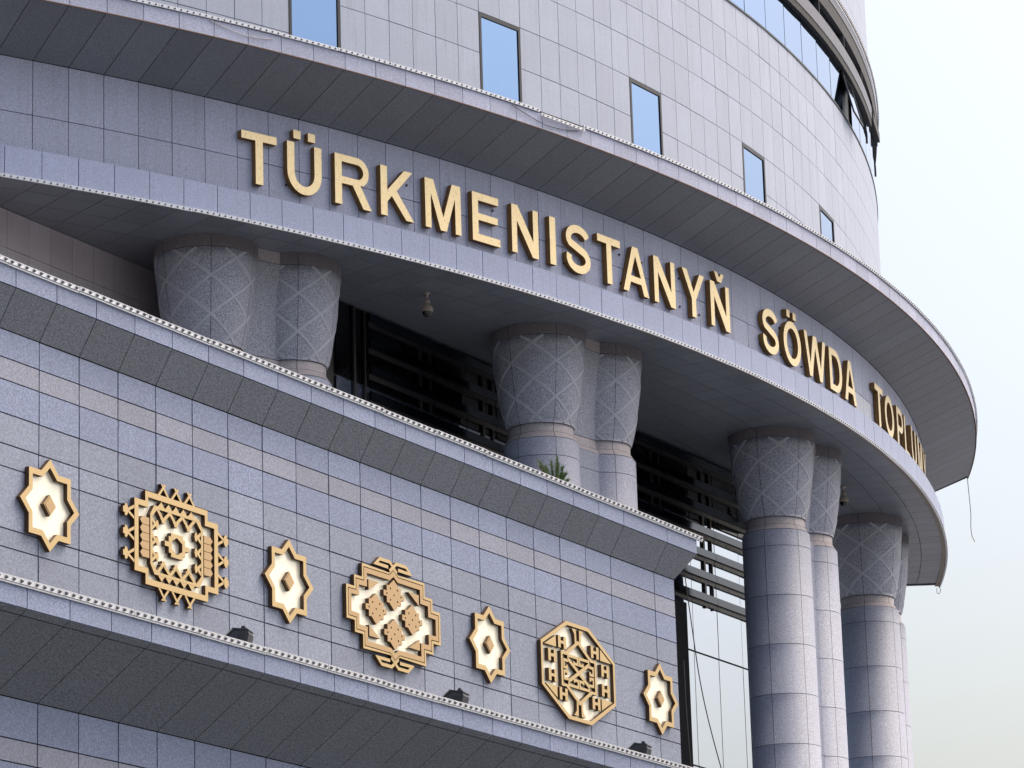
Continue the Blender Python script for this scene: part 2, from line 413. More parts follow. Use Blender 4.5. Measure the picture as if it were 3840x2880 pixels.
# the bent end of the lower shade that has come loose
e0 = rp(64.9, 1.392, 46.45); tang = Vector((math.cos(1.392), math.sin(1.392), 0)); rad = Vector((math.sin(1.392), -math.cos(1.392), 0))
b = MB(); e1 = e0 + tang*1.9 + rad*.06 + Vector((0, 0, -.22)); cz = Vector((CX, CY, 0))
for (w, z0, z1, mi) in ((.10, -.17, .2, 0),):
    P = []
    for p in (e0-cz, e1-cz):
        P.append([(p.x-rad.x*w, p.y-rad.y*w, p.z+z0), (p.x+rad.x*w, p.y+rad.y*w, p.z+z0), (p.x-rad.x*w, p.y-rad.y*w, p.z+z1), (p.x+rad.x*w, p.y+rad.y*w, p.z+z1)])
    b.hexa([P[0][0], P[0][1], P[1][1], P[1][0], P[0][2], P[0][3], P[1][3], P[1][2]])
link('bent_shade_end', b.mesh('bent_shade_end', 'fin_under'), gz, Matrix())
# open sash, hinged under the lower shade; fixed light above it
th = 1.1114+dlw*(OPEN_I+.5)
place_ring('pane', strip_mesh('pane', 'glass', [(R4-.03, 46.9), (R4-.03, 47.9), (R4-.05, 47.9), (R4-.05, 46.9)], -dlw/2+.0004, dlw/2-.0004, 1), gz, th, .001)
w = R4*dlw/2-.04; sh = 1.66; hinge = Rz(th) @ Tr(0, -(R4-.01), 46.04) @ Matrix.Rotation(R_(-13), 4, 'X')
b = MB()
for (x0, x1, z0, z1) in ((-w, -w+.08, -sh, 0), (w-.08, w, -sh, 0), (-w+.08, w-.08, -sh, -sh+.08), (-w+.08, w-.08, -.08, 0)): b.box(x0, x1, -.03, .03, z0, z1)
link('open_sash', b.mesh('open_sash', 'frame_dark'), gz, hinge)
b = MB(); b.box(-w+.08, w-.08, -.008, .008, -sh+.08, -.08); link('sash_pane', b.mesh('sash_pane', 'glass'), gz, hinge)

# --- recessed glass wall with louvers, parallel to the wing
def GP(tt, c, h): return dA*tt + nA*c + Vector((0, 0, h))
MG = Rz(ROT_A)                           # local (t, -c, h), world origin at camera foot
toT = Tr(-CX, -CY, 0)                    # into the tower frame
CG = -53.52
back_w = MB(); back_w.box(84.5, 118.6, -CG+.06, -CG+.4, GZ, H2+.02)
cw = link('curtain_wall', back_w.mesh('curtain_wall', 'frame_dark'), tower, TI @ toT @ MG)
# keep this part's children in the same local frame
pw = 1.86; T0 = 108.45
rows_g = [30.3, 28.05, 23.48, 19.6, 15.7, 11.8, 7.9, 4.0, 0.1]
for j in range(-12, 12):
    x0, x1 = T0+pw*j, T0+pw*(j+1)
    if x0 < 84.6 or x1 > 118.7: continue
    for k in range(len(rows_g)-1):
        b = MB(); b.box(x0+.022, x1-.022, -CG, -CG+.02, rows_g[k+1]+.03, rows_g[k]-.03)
        link('pane', b.mesh('pane', 'glass_shaded' if k == 0 else 'glass_low'), cw, Rz(random.uniform(-.0001, .0001)))
for k, top in enumerate([30.23, 29.45, 28.67, 27.89, 27.10, 26.335, 25.555]):
    for j in range(0, 12):
        x0 = T0+1.72-3.72*6+3.72*j
        if x0 < 85 or x0+3.7 > 118.9: continue
        b = MB()
        b.box(x0, x0+3.70, 53.39, 53.45, top-.245, top)
        lo = link('louver', b.mesh('louver', 'louver'), cw, Matrix())
        b2 = MB(); b2.box(x0, x0+3.70, 53.452, 53.515, top-.40, top-.03)
        link('louver_shadow_strip', b2.mesh('louver_shadow_strip', 'dark_metal'), cw, Matrix())  # added dark strip stands in for the shaded underside of the louver
for j in range(-6, 12):
    for dx in (0.0, .60):
        x0 = T0+.9+1.86*2*j+dx
        if x0 < 85 or x0 > 118: continue
        b = MB(); b.box(x0, x0+.07+(.05 if dx == 0 else 0), 53.454, 53.512, 25.1, 30.28)
        link('louver_post', b.mesh('louver_post', 'dark_metal'), cw, Matrix())
b = MB(); b.box(106.2, 107.78, 53.40, 53.9, GZ, 25.0); link('dark_pier', b.mesh('dark_pier', 'joint'), cw, Matrix())
# stone return and beige wall left of the glass
b = MB(); b.box(55, 84.5, 56.33+.034, 56.7, GZ, H2+.02); b.box(84.2, 84.5, -CG, 56.33+.034, GZ, H2+.02)
rw = link('recessed_wall', b.mesh('recessed_wall', 'joint'), tower, TI @ toT @ MG)
rws = [30.33, 29.28, 28.23, 27.18, 26.13, 25.08, 24.03, 22.98]
x = 75.36-.965*12
pm = {}
while x < 84.2:
    for k in range(len(rws)-1):
        if k not in pm:
            b = MB(); b.box(.007, .958, 56.33, 56.36, rws[k+1]+.007, rws[k]-.007); pm[k] = b.mesh('beige_panel', 'beige_recess')
        link('beige_panel', pm[k], rw, Tr(x, random.uniform(-.003, .003), 0))
    x += .965

# ================================================================== PAIRED COLUMNS
RC = 63.85
r_prof = [(1.425, 30.0), (1.395, 29.75), (1.365, 29.45), (1.335, 29.1), (1.29, 28.75), (1.235, 28.4), (1.175, 28.05), (1.115, 27.75), (1.05, 27.5), (1.015, 27.40)]
def r_at(h):
    for (ra, ha), (rb, hb) in zip(r_prof, r_prof[1:]):
        if hb <= h <= ha: return rb+(ra-rb)*(h-hb)/(ha-hb)
    return r_prof[-1][0] if h < 27.4 else r_prof[0][0]
def col_panel(name, prof, mat, seg=8, half=R_(30), gap=.007, thick=.03):
    # prof list of (r,h) from top to bottom ; one sixth of the ring
    b = MB(); rows = []
    for r, h in prof:
        a = half-gap/r; row = []
        for k in range(seg+1):
            t = -a+2*a*k/seg; row.append(len(b.v)); b.v.append((r*math.sin(t), -r*math.cos(t), h))
        rows.append(row)
    for i in range(len(rows)-1):
        for k in range(seg): b.f.append((rows[i+1][k], rows[i+1][k+1], rows[i][k+1], rows[i][k])); b.m.append(0)
    # rims
    def rim(row, r, h):
        a = half-gap/r; inn = []
        for k in range(seg+1):
            t = -a+2*a*k/seg; inn.append(len(b.v)); b.v.append(((r-thick)*math.sin(t), -(r-thick)*math.cos(t), h))
        for k in range(seg): b.f.append((row[k], row[k+1], inn[k+1], inn[k])); b.m.append(0)
        return inn
    rim(rows[0], *prof[0]); 
    rim(rows[-1], *prof[-1])
    me = b.mesh(name, mat); me.polygons.foreach_set('use_smooth', [True]*((len(rows)-1)*seg)+[False]*(2*seg)); return me
sj = [26.385, 24.735, 23.095, 21.455, 19.81, 18.165, 16.52, 14.875, 13.23]
gp = .008
CP = {
 'cap_band': col_panel('capital_band', [(1.44, 30.335), (1.44, 30.0+gp)], 'granite_pink'),
 'capital': col_panel('capital_panel', [(r, h-(gp if k == 0 else 0)) for k, (r, h) in enumerate(r_prof)], 'granite_capital', seg=10),
 'neck': col_panel('neck_panel', [(.975, 27.39), (.972, 27.145)], 'granite_pink'),
 'neck_slope': col_panel('neck_slope', [(.972, 27.138), (1.09, 26.96)], 'granite_pink'),
 'collar': col_panel('collar_panel', [(1.09, 26.945), (1.125, 26.90), (1.128, 26.385+gp)], 'granite_column'),
}
SH = [col_panel('shaft_panel', [(1.128, sj[k]-gp), (1.128, sj[k+1]+gp)], 'granite_column') for k in range(len(sj)-1)]
core_b = MB()
core_b.lathe([(1.41, 30.33)] + [(r-.028, h) for r, h in r_prof] + [(.945, 27.38), (.945, 27.14), (1.06, 26.95), (1.098, 26.88), (1.098, 13.25), (1.128, 13.22), (1.128, GZ)], 48)
core_me = core_b.mesh('column', 'joint', True)
# lattice ribs on the capital
def rib(sign, a_start):
    b = MB(); n = 26; w = .043
    h_top, h_bot = 29.985, 27.43; prev = None
    for k in range(n+1):
        h = h_top+(h_bot-h_top)*k/n; r = r_at(h)
        a = a_start+sign*(29.74-h)/.53*R_(30)
        # rib direction on the surface
        da = sign*R_(30)/.53; tx, tz = r*da, -1.0; L = math.hypot(tx, tz); nx, nz = -tz/L, tx/L
        row = []
        for e, rr in ((-1, r+.001), (-.8, r+.013), (.8, r+.013), (1, r+.001)):
            aa = a+e*w*nx/r; hh = h+e*w*nz
            hh = min(29.99, max(27.41, hh)); r2 = r_at(hh)+(rr-r)
            row.append(len(b.v)); b.v.append((r2*math.sin(aa), -r2*math.cos(aa), hh))
        if prev:
            for j in range(3): b.f.append((prev[j], row[j], row[j+1], prev[j+1])); b.m.append(0)
        prev = row
    return b.mesh('lattice_rib', 'rib_stone')
RIBS = [rib(1, 0), rib(-1, 0)]
# pair centres and half spread measured along the ring
pairs = [(.7084, .7540, 'leftmost column pair, capitals only rising above the studded ledge'),
         (.9157, .9620, 'column pair with a green shrub in front of its shafts'),
         (1.1549, 1.2005, 'tall column pair standing beside the mirrored glass wall'),
         (1.3701, 1.4160, 'rightmost and farthest column pair, against the pale sky')]
for pi_, (ta, tb, lab) in enumerate(pairs):
    tm = (ta+tb)/2
    pr = thing('column_pair', 'grey granite '+lab, 'columns', Tr(CX, CY, GZ) @ Rz(tm) @ Tr(0, -RC, 0), 'paired granite columns under the curved sign wall')
    half = RC*(tb-ta)/2
    for sx, th in ((-1, ta), (1, tb)):
        c = link('column', core_me, pr, Tr(sx*half, 0, -GZ) @ Rz(th-tm))
        for k in range(6):
            rot = Rz(R_(60*k))
            for key in ('cap_band', 'capital', 'neck', 'neck_slope', 'collar'):
                link(CP[key].name.split('.')[0], CP[key], c, rot)
            for mesh in (SH[:3] if pi_ == 0 else SH[:6] if pi_ == 1 else SH): link('shaft_panel', mesh, c, rot)
            for q in (0, 1): link('lattice_rib', RIBS[q], c, rot)
    # web wall between the two shafts
    def wedge(bb, x, y0, h0, y1, h1):
        bb.hexa([(-x, -y0, h0), (x, -y0, h0), (x, y0, h0), (-x, y0, h0), (-x, -y1, h1), (x, -y1, h1), (x, y1, h1), (-x, y1, h1)])
    xw = half-.35
    wb = MB(); wb.box(-half, half, -.90, .90, 30.0, 30.33); wedge(wb, half, .48, 27.40, .90, 30.0); wb.box(-half, half, -.46, .46, 26.95, 27.40); wb.box(-half, half, -.62, .62, GZ, 26.95)
    w = link('web_wall', wb.mesh('web_wall', 'joint'), pr, Tr(0, 0, -GZ))
    def piece(name, y0, h0, y1, h1, mat):
        bb = MB(); wedge(bb, xw, y0, h0, y1, h1); link(name, bb.mesh(name, mat), w, Matrix())
    piece('web_band', .945, 30.008, .945, 30.335, 'granite_pink')
    piece('web_panel', .515, 27.405, .93, 29.992, 'granite_capital')
    piece('web_neck', .50, 27.145, .50, 27.39, 'granite_pink')
    piece('web_neck_slope', .64, 26.96, .50, 27.138, 'granite_pink')
    piece('web_panel', .65, 26.393, .65, 26.945, 'granite_column')
    for k in range(len(sj)-1):
        piece('web_panel', .65, sj[k+1]+gp, .65, sj[k]-gp, 'granite_column')

# ================================================================== WING WITH MEDALLIONS
wing = thing('podium_wing', 'grey granite clad wing with studded ledges and golden carpet medallions', 'building', Tr(OA.x, OA.y, GZ) @ Rz(ROT_A))
WI = Tr(0, 0, -GZ)
joints = [-15.5+1.0785*n for n in range(-3, 20)]
joints = [s for s in joints if s < 4.9] + [5.851, 6.78]
S0, S1 = joints[0], joints[-1]
b = MB()
b.box(S0, S1-.02, .034, 9.0, GZ, 17.15)
wwall = link('wing_wall', b.mesh('wing_wall', 'joint'), wing, WI)
ROWS = [(15.84, 16.295, 'granite_blue'), (15.48, 15.84, 'granite_warm'), (14.935, 15.48, 'granite_blue'), (14.445, 14.935, 'granite_grey'),
        (14.08, 14.445, 'granite_grey'), (13.095, 14.08, 'granite_grey'), (12.798, 13.095, 'granite_grey'), (11.80, 12.798, 'granite_grey'),
        (9.818, 10.457, 'granite_blue'), (9.455, 9.818, 'granite_warm'), (8.90, 9.455, 'granite_blue')]
cache = {}
def flat_panel(name, w, z0, z1, mat, y=0.0, t=.03):
    key = (name, round(w, 3), z0, z1, mat, y)
    if key not in cache:
        b = MB(); b.box(.0145, w-.0145, y, y+t, z0+GAP/2, z1-GAP/2); cache[key] = b.mesh(name, mat)
    return cache[key]
for a, c in zip(joints, joints[1:]):
    w = c-a
    for z0, z1, mat in ROWS:
        o = link('wall_panel', flat_panel('wall_panel', w, z0, z1, mat), wwall, Tr(a, random.uniform(-.004, .004), 0))
# upper cornice: steep chamfer, then fascia
b = MB()
b.hexa([(S0, .06, 16.30), (S1-.02, .06, 16.30), (S1-.02, .6, 16.30), (S0, .6, 16.30), (S0, -.30, 16.92), (S1+.40, -.30, 16.92), (S1+.40, .6, 16.92), (S0, .6, 16.92)])
b.box(S0, S1+.42, -.30, .6, 16.92, 17.22)
cor = link('upper_cornice', b.mesh('upper_cornice', 'joint'), wing, WI)
def quad_slab(name, mat, x0, x1, p, q, x0b=None, x1b=None, t=.03):
    # sloped slab between lines p=(y,z) and q=(y,z)
    dy, dz = q[0]-p[0], q[1]-p[1]; L = math.hypot(dy, dz); ny, nz = dz/L*t, -dy/L*t
    if ny < 0 and nz < 0: ny, nz = -ny, -nz
    x0b = x0 if x0b is None else x0b; x1b = x1 if x1b is None else x1b
    b = MB(); ey, ez = dy/L*GAP/2, dz/L*GAP/2
    P0 = (p[0]+ey, p[1]+ez); Q0 = (q[0]-ey, q[1]-ez)
    b.hexa([(x0, *P0), (x1, *P0), (x1, P0[0]+ny, P0[1]+nz), (x0, P0[0]+ny, P0[1]+nz), (x0b, *Q0), (x1b, *Q0), (x1b, Q0[0]+ny, Q0[1]+nz), (x0b, Q0[0]+ny, Q0[1]+nz)])
    return b.mesh(name, mat)
for k, (a, c) in enumerate(zip(joints, joints[1:])):
    last = k == len(joints)-2
    x1 = c-GAP/2
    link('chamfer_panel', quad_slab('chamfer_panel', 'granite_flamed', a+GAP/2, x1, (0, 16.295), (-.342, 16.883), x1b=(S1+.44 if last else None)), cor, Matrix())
    b = MB(); b.box(a+GAP/2, (S1+.45) if last else x1, -.342, -.31, 16.893, 17.215)
    link('fascia_panel', b.mesh('fascia_panel', 'granite_blue'), cor, Matrix())
# lower cornice: ledge with sloping underside
b = MB()
b.hexa([(S0, .06, 10.50), (S1-.02, .06, 10.50), (S1-.02, .5, 10.50), (S0, .5, 10.50), (S0, -1.36, 11.47), (S1-.02, -1.36, 11.47), (S1-.02, .5, 11.47), (S0, .5, 11.47)])
b.box(S0, S1-.02, -1.365, .03, 11.47, 11.80)
led = link('lower_ledge', b.mesh('lower_ledge', 'joint'), wing, WI)
for a, c in zip(joints, joints[1:]):
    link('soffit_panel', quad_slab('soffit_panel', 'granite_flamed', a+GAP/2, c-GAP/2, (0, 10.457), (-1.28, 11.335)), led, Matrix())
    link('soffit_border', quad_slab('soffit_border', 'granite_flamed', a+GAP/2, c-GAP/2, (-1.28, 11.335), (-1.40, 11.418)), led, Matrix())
    b = MB(); b.box(a+GAP/2, c-GAP/2, -1.402, -1.37, 11.426, 11.765); link('fascia_panel', b.mesh('fascia_panel', 'granite_blue'), led, Matrix())
b = MB(); b.box(S0, S1, -1.40, .0, 11.795, 11.805); link('ledge_top', b.mesh('ledge_top', 'roofing'), led, Matrix())
b = MB(); b.box(S1-.02, S1+.10, .12, .22, 8, 16.28); link('corner_angle', b.mesh('corner_angle', 'brown_edge'), wing, WI)
b = MB(); b.box(S0, S1+.40, -.30, 9.0, 17.222, 17.226); link('roof_deck', b.mesh('roof_deck', 'roofing'), wing, WI)

# ================================================================== LIGHT STRIPS (rails with lamp studs)
def bulb_mesh():
    b = MB(); b.lathe([(.029, 0), (.029, .012), (.026, .026), (.015, .037), (.0, .04)], 10)
    me = b.mesh('bulb', 'bulb', True); return me
BULB = bulb_mesh()
Xout = Matrix.Rotation(PI/2, 4, 'X')       # lathe axis z -> -y (outwards)
def straight_strip(label, s0, s1, y, h, hh, seg_n=10, sp=.19):
    st = thing('light_strip', label, 'light strip', Tr(OA.x, OA.y, 0) @ Rz(ROT_A) @ Tr(s0, y, h), 'studded light strips along the ledges')
    s = s0; k = 0; L = seg_n*sp-.03
    while s < s1:
        n = seg_n; le = min(L, s1-s)
        b = MB(); b.box(0, le, -.045, 0, -hh/2, hh/2); b.box(0, le, -.048, -.045, hh/2-.012, hh/2); b.box(0, le, -.030, 0, -hh/2-.03, -hh/2-.004)
        sg = link('rail', b.mesh('rail', 'rail'), st, Tr(s-s0, random.uniform(-.004, .004), random.uniform(-.006, .006)) @ Matrix.Rotation(random.uniform(-.003, .003), 4, 'Y'))
        for j in range(n):
            x = .075+sp*j
            if x < le-.02: link('bulb', BULB, sg, Tr(x, -.046, 0) @ Xout)
        s += L+.012; k += 1
    return st
straight_strip('white studded light strip along the top edge of the medallion wing', -18.7, 7.45, -.345, 17.262, .074)
straight_strip('white studded light strip on the ledge below the golden medallions', -18.7, 6.76, -1.404, 11.806, .088)
def ring_strip(label, R, h, hh, mat, dropped=None, dth=.0285, a0=.53, nb=10):
    st = thing('light_strip', label, 'light strip', Tr(CX, CY, 0), 'studded light strips round the curved edges')
    th = a0; k = 0
    while th < TH_END-.004:
        le = min(dth, TH_END-th)
        b = strip_mesh('rail', mat, [(R+.045, h-hh/2), (R+.045, h+hh/2), (R+.002, h+hh/2), (R+.002, h-hh/2)], -le/2+.0001, le/2-.0001, 3)
        mw = Rz(th+le/2) @ Tr(0, 0, random.uniform(-.006, .006))
        if dropped == k: mw = Rz(th+le/2) @ Tr(0, -.05, -.125) @ Tr(0, -R, h) @ Matrix.Rotation(R_(.35), 4, 'Y') @ Tr(0, R, -h)
        sg = link('rail', b, st, mw)
        bb = MB()
        for j in range(nb):
            a = -dth/2+dth*(j+.5)/nb
            if a > le/2: continue
            i = len(bb.v)
            for (r, z) in ((.027, 0), (.025, .016), (.014, .032)):
                for q in range(8):
                    t = 2*PI*q/8; x = r*math.cos(t); zz = r*math.sin(t)
                    RR = R+.046+z; bb.v.append((RR*math.sin(a)+x*math.cos(a), -RR*math.cos(a)+x*math.sin(a), h+zz))
            for q in range(8):
                for l in range(2): bb.f.append((i+l*8+q, i+l*8+(q+1) % 8, i+l*8+8+(q+1) % 8, i+l*8+8+q)); bb.m.append(0)
            bb.f.append(tuple(i+16+q for q in range(8))); bb.m.append(0)
        if bb.v:
            o = link('bulbs', bb.mesh('bulbs', 'cam_shell' if dropped == k else 'bulb', True), sg, Matrix()); o['kind'] = 'stuff'
        th += dth; k += 1
    return st
ring_strip('white studded light strip along the bottom edge of the curved sign wall', R2, 30.305, .10, 'rail')
ring_strip('studded light strip on the canopy edge with one loose hanging length', R3, 35.215, .09, 'rail', dropped=11)
ring_strip('dark studded light strip round the rim above the tower glazing', 64.98, 48.34, .08, 'rail_pink', a0=1.10)

# ================================================================== SIGN LETTERS
def arc(cx, cz, rx, rz, a0, a1, n=10): return [(cx+rx*math.cos(R_(a0+(a1-a0)*k/n)), cz+rz*math.sin(R_(a0+(a1-a0)*k/n))) for k in range(n+1)]
H = 1.46; ST = .25; BT = .225
def L_T(w): c = ST/2; return [[(-w/2, H), (-w/2, H-BT), (-c, H-BT), (-c, 0), (c, 0), (c, H-BT), (w/2, H-BT), (w/2, H)]], [[]]
def L_I(w): return [[(-w/2, 0), (w/2, 0), (w/2, H), (-w/2, H)]], [[]]
def L_E(w): x0 = -w/2; return [[(x0, 0), (w/2, 0), (w/2, BT), (x0+ST, BT), (x0+ST, H*.5-.085), (w/2-.09, H*.5-.085), (w/2-.09, H*.5+.12), (x0+ST, H*.5+.12), (x0+ST, H-BT), (w/2-.05, H-BT), (w/2-.05, H), (x0, H)]], [[]]
def L_L(w): x0 = -w/2; return [[(x0, 0), (w/2, 0), (w/2, BT), (x0+ST, BT), (x0+ST, H), (x0, H)]], [[]]
def L_N(w): x = w/2; s = .23; return [[(-x, 0), (-x+s, 0), (-x+s, H-.47), (x-s-.04, 0), (x, 0), (x, H), (x-s, H), (x-s, .47), (-x+s+.04, H), (-x, H)]], [[]]
def L_M(w): x = w/2; s = .23; return [[(-x, 0), (-x+s, 0), (-x+s, H-.42), (-.12, 0), (.12, 0), (x-s, H-.42), (x-s, 0), (x, 0), (x, H), (x-s-.11, H), (0, .40), (-x+s+.11, H), (-x, H)]], [[]]
def L_A(w):
    x = w/2; s = .27
    return [[(-x, 0), (-x+s, 0), (-x+s+.13, .33), (x-s-.13, .33), (x-s, 0), (x, 0), (.145, H), (-.145, H)]], [[[(-.27, .53), (.27, .53), (0, H-.27)]]]
def L_Y(w): x = w/2; c = ST/2; return [[(-c, 0), (c, 0), (c, .58), (x, H), (x-.29, H), (0, .80), (-x+.29, H), (-x, H), (-c, .58)]], [[]]
def L_W(w):
    x = w/2
    return [[(-x, H), (-x+.26, H), (-x+.50, .42), (-.15, H), (.15, H), (x-.50, .42), (x-.26, H), (x, H), (x-.40, 0), (x-.64, 0), (0, H-.40), (-x+.64, 0), (-x+.40, 0)]], [[]]
def L_K(w):
    x = w/2; s = ST
    return [[(-x, 0), (-x+s, 0), (-x+s, .42), (-x+s+.17, .62), (x-.30, 0), (x, 0), (-x+s+.36, .80), (x-.04, H), (x-.35, H), (-x+s, .76), (-x+s, H), (-x, H)]], [[]]
def L_U(w):
    x = w/2; s = ST; r = x; ri = x-s
    o = [(-x, H), (-x, r*1.05)] + arc(0, r*1.05, r, r*1.05, 180, 360, 16) + [(x, H), (x-s, H), (x-s, r*1.05)] + arc(0, r*1.05, ri, ri*1.12, 360, 180, 14) + [(-x+s, H)]
    return [o], [[]]
def L_O(w):
    n = 28
    return [[((w/2)*math.cos(2*PI*k/n), H/2+(H/2+.015)*math.sin(2*PI*k/n)) for k in range(n)]], [[[((w/2-ST)*math.cos(2*PI*k/n), H/2+(H/2-.22)*math.sin(2*PI*k/n)) for k in range(n)]]]
def L_D(w):
    x = w/2
    o = [(-x, 0)] + [(0, 0)] + arc(0, H/2, x, H/2, -90, 90, 16)[1:-1] + [(0, H), (-x, H)]
    h = [(-x+ST, BT)] + [(-.02, BT)] + arc(-.02, H/2, x-ST+.02, H/2-BT, -90, 90, 14)[1:-1] + [(-.02, H-BT), (-x+ST, H-BT)]
    return [o], [[h]]
def L_P(w):
    x = w/2; zc = H-.435; rr = .435; xr = x-rr
    o = [(-x, 0), (-x+ST, 0), (-x+ST, zc-rr), (xr, zc-rr)] + arc(xr, zc, rr, rr, -90, 90, 14)[1:-1] + [(xr, H), (-x, H)]
    ri = rr-.215
    h = [(-x+ST, zc-ri), (xr, zc-ri)] + arc(xr, zc, ri+.0, ri, -90, 90, 12)[1:-1] + [(xr, zc+ri), (-x+ST, zc+ri)]
    return [o], [[h]]
def L_R(w):
    x = w/2; zc = H-.42; rr = .42; xr = x-rr-.09
    o = [(-x, 0), (-x+ST, 0), (-x+ST, zc-rr), (-.02, zc-rr), (x-.30, 0), (x, 0), (.26, zc-rr+.045)] + arc(xr, zc, rr, rr, -62, 90, 12) + [(-x, H)]
    ri = rr-.205
    h = [(-x+ST, zc-ri), (xr, zc-ri)] + arc(xr, zc, ri, ri, -90, 90, 12)[1:-1] + [(xr, zc+ri), (-x+ST, zc+ri)]
    return [o], [[h]]
def L_S(w):
    # swept centre line with stroke width
    x = w/2-ST/2; t = .24; zt = H-t/2+.012; zb = t/2-.012; zm = H/2
    rz1 = (zt-zm)/2; cz1 = zm+rz1; rz2 = (zm-zb)/2; cz2 = zb+rz2
    path = [(x*math.cos(R_(a))*1.0, cz1+rz1*math.sin(R_(a))) for a in range(18, 235, 12)]
    path = path[:-2]
    lower = [(x*math.cos(R_(a)), cz2+rz2*math.sin(R_(a))) for a in range(54, -199, -12)]
    path = path + lower
    Lp, Rp = [], []
    for i, p in enumerate(path):
        a = path[max(0, i-1)]; c = path[min(len(path)-1, i+1)]
        dx, dz = c[0]-a[0], c[1]-a[1]; L = math.hypot(dx, dz); nx, nz = -dz/L*t/2, dx/L*t/2
        Lp.append((p[0]+nx, p[1]+nz)); Rp.append((p[0]-nx, p[1]-nz))
    return [Lp+Rp[::-1]], [[]]
LETTERS = {'T': L_T, 'I': L_I, 'E': L_E, 'L': L_L, 'N': L_N, 'M': L_M, 'A': L_A, 'Y': L_Y, 'W': L_W, 'K': L_K, 'U': L_U, 'O': L_O, 'D': L_D, 'P': L_P, 'R': L_R, 'S': L_S}
SIGN = [  # letter, angle, width, mark, label
 ('T', .7105, 1.19, '', 'gold letter T that opens the sign'),
 ('U', .7339, 1.20, 'dots', 'gold letter U with two square dots, second in the sign'),
 ('R', .7602, 1.33, '', 'gold letter R, the only R of the sign'),
 ('K', .7850, 1.26, '', 'gold letter K, the only K of the sign'),
 ('M', .8122, 1.43, '', 'gold letter M between the K and the E'),
 ('E', .8389, 1.16, '', 'gold letter E, the only E of the sign'),
 ('N', .8644, 1.18, '', 'gold letter N between the E and the I'),
 ('I', .8834, .27, '', 'gold letter I, a single upright bar'),
 ('S', .9017, 1.17, '', 'gold letter S in the middle of the long first word'),
 ('T', .9248, 1.16, '', 'gold letter T in the middle of the first word, after the S'),
 ('A', .9456, 1.36, '', 'gold letter A in the first word, after the T'),
 ('N', .9696, 1.19, '', 'gold letter N between the A and the Y'),
 ('Y', .9952, 1.34, '', 'gold letter Y in the first word, before the accented N'),
 ('N', 1.0202, 1.22, 'caron', 'gold letter N with a hook accent above, ending the first word'),
 ('S', 1.0733, 1.19, '', 'gold letter S that opens the second word'),
 ('O', 1.0990, 1.42, 'dots', 'gold letter O with two dots above it'),
 ('W', 1.1290, 1.95, '', 'gold letter W, widest of the sign'),
 ('D', 1.1585, 1.25, '', 'gold letter D, the only D of the sign'),
 ('A', 1.1815, 1.30, '', 'gold letter A that ends the second word'),
 ('T', 1.2362, 1.13, '', 'gold letter T that opens the third word, beside a pale patch of wall'),
 ('O', 1.2590, 1.42, '', 'gold letter O without dots in the third word'),
 ('P', 1.2870, 1.16, '', 'gold letter P, the only P of the sign'),
 ('L', 1.3075, 1.00, '', 'gold letter L, seen nearly edge on after the P'),
 ('U', 1.3320, 1.18, '', 'gold letter U without dots near the far end of the sign'),
 ('M', 1.3590, 1.40, '', 'gold letter M near the far end of the sign, seen edge on'),
 ('Y', 1.3845, 1.30, '', 'gold letter Y, last of the sign at the far end'),
]
def letter_meshes(outs, holes_l):
    fb, sb = MB(), MB()
    for o_, hs in zip(outs, holes_l):
        p = MB(); p.prism(o_, -.005, -.17, hs, 0, 1)
        for tgt, mi in ((fb, 0), (sb, 1)):
            mp = {}
            for fc, m in zip(p.f, p.m):
                if m != mi: continue
                idx = []
                for k in fc:
                    if k not in mp: mp[k] = len(tgt.v); tgt.v.append(p.v[k])
                    idx.append(mp[k])
                tgt.f.append(tuple(idx)); tgt.m.append(0)
    return fb.mesh('front_face', 'gold_face'), sb.mesh('side_return', 'gold_side')
for ch, th, w, mark, lab in SIGN:
    outs, hl = LETTERS[ch](w)
    lt = thing('letter', lab, 'letter', Tr(CX, CY, 31.605) @ Rz(th) @ Tr(0, -(R1+.015), 0) @ Matrix.Rotation(random.uniform(-.006, .006), 4, 'Y'), 'gold letters of the curved wall sign')
    fm, sm = letter_meshes(outs, hl)
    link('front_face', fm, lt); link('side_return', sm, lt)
    marks = []
    if mark == 'dots': marks = [[(x-.125, 1.575), (x+.125, 1.575), (x+.125, 1.82), (x-.125, 1.82)] for x in (-.25, .26)]
    if mark == 'caron': marks = [[(-.32, 1.82), (-.13, 1.52), (.13, 1.52), (.32, 1.82), (.12, 1.82), (0, 1.67), (-.12, 1.82)]]
    for mk in marks:
        fm, sm = letter_meshes([mk], [[]])
        d = link('accent', fm, lt); link('accent_return', sm, d)
    # stand-off brackets
    for x in ((-w/2+.06, w/2-.12) if ch not in 'IT' else (-.02,)):
        for z in (.2, 1.1):
            b = MB(); b.box(x, x+.03, -.03, .018, z, z+.06); link('bracket', b.mesh('bracket', 'dark_metal'), lt)

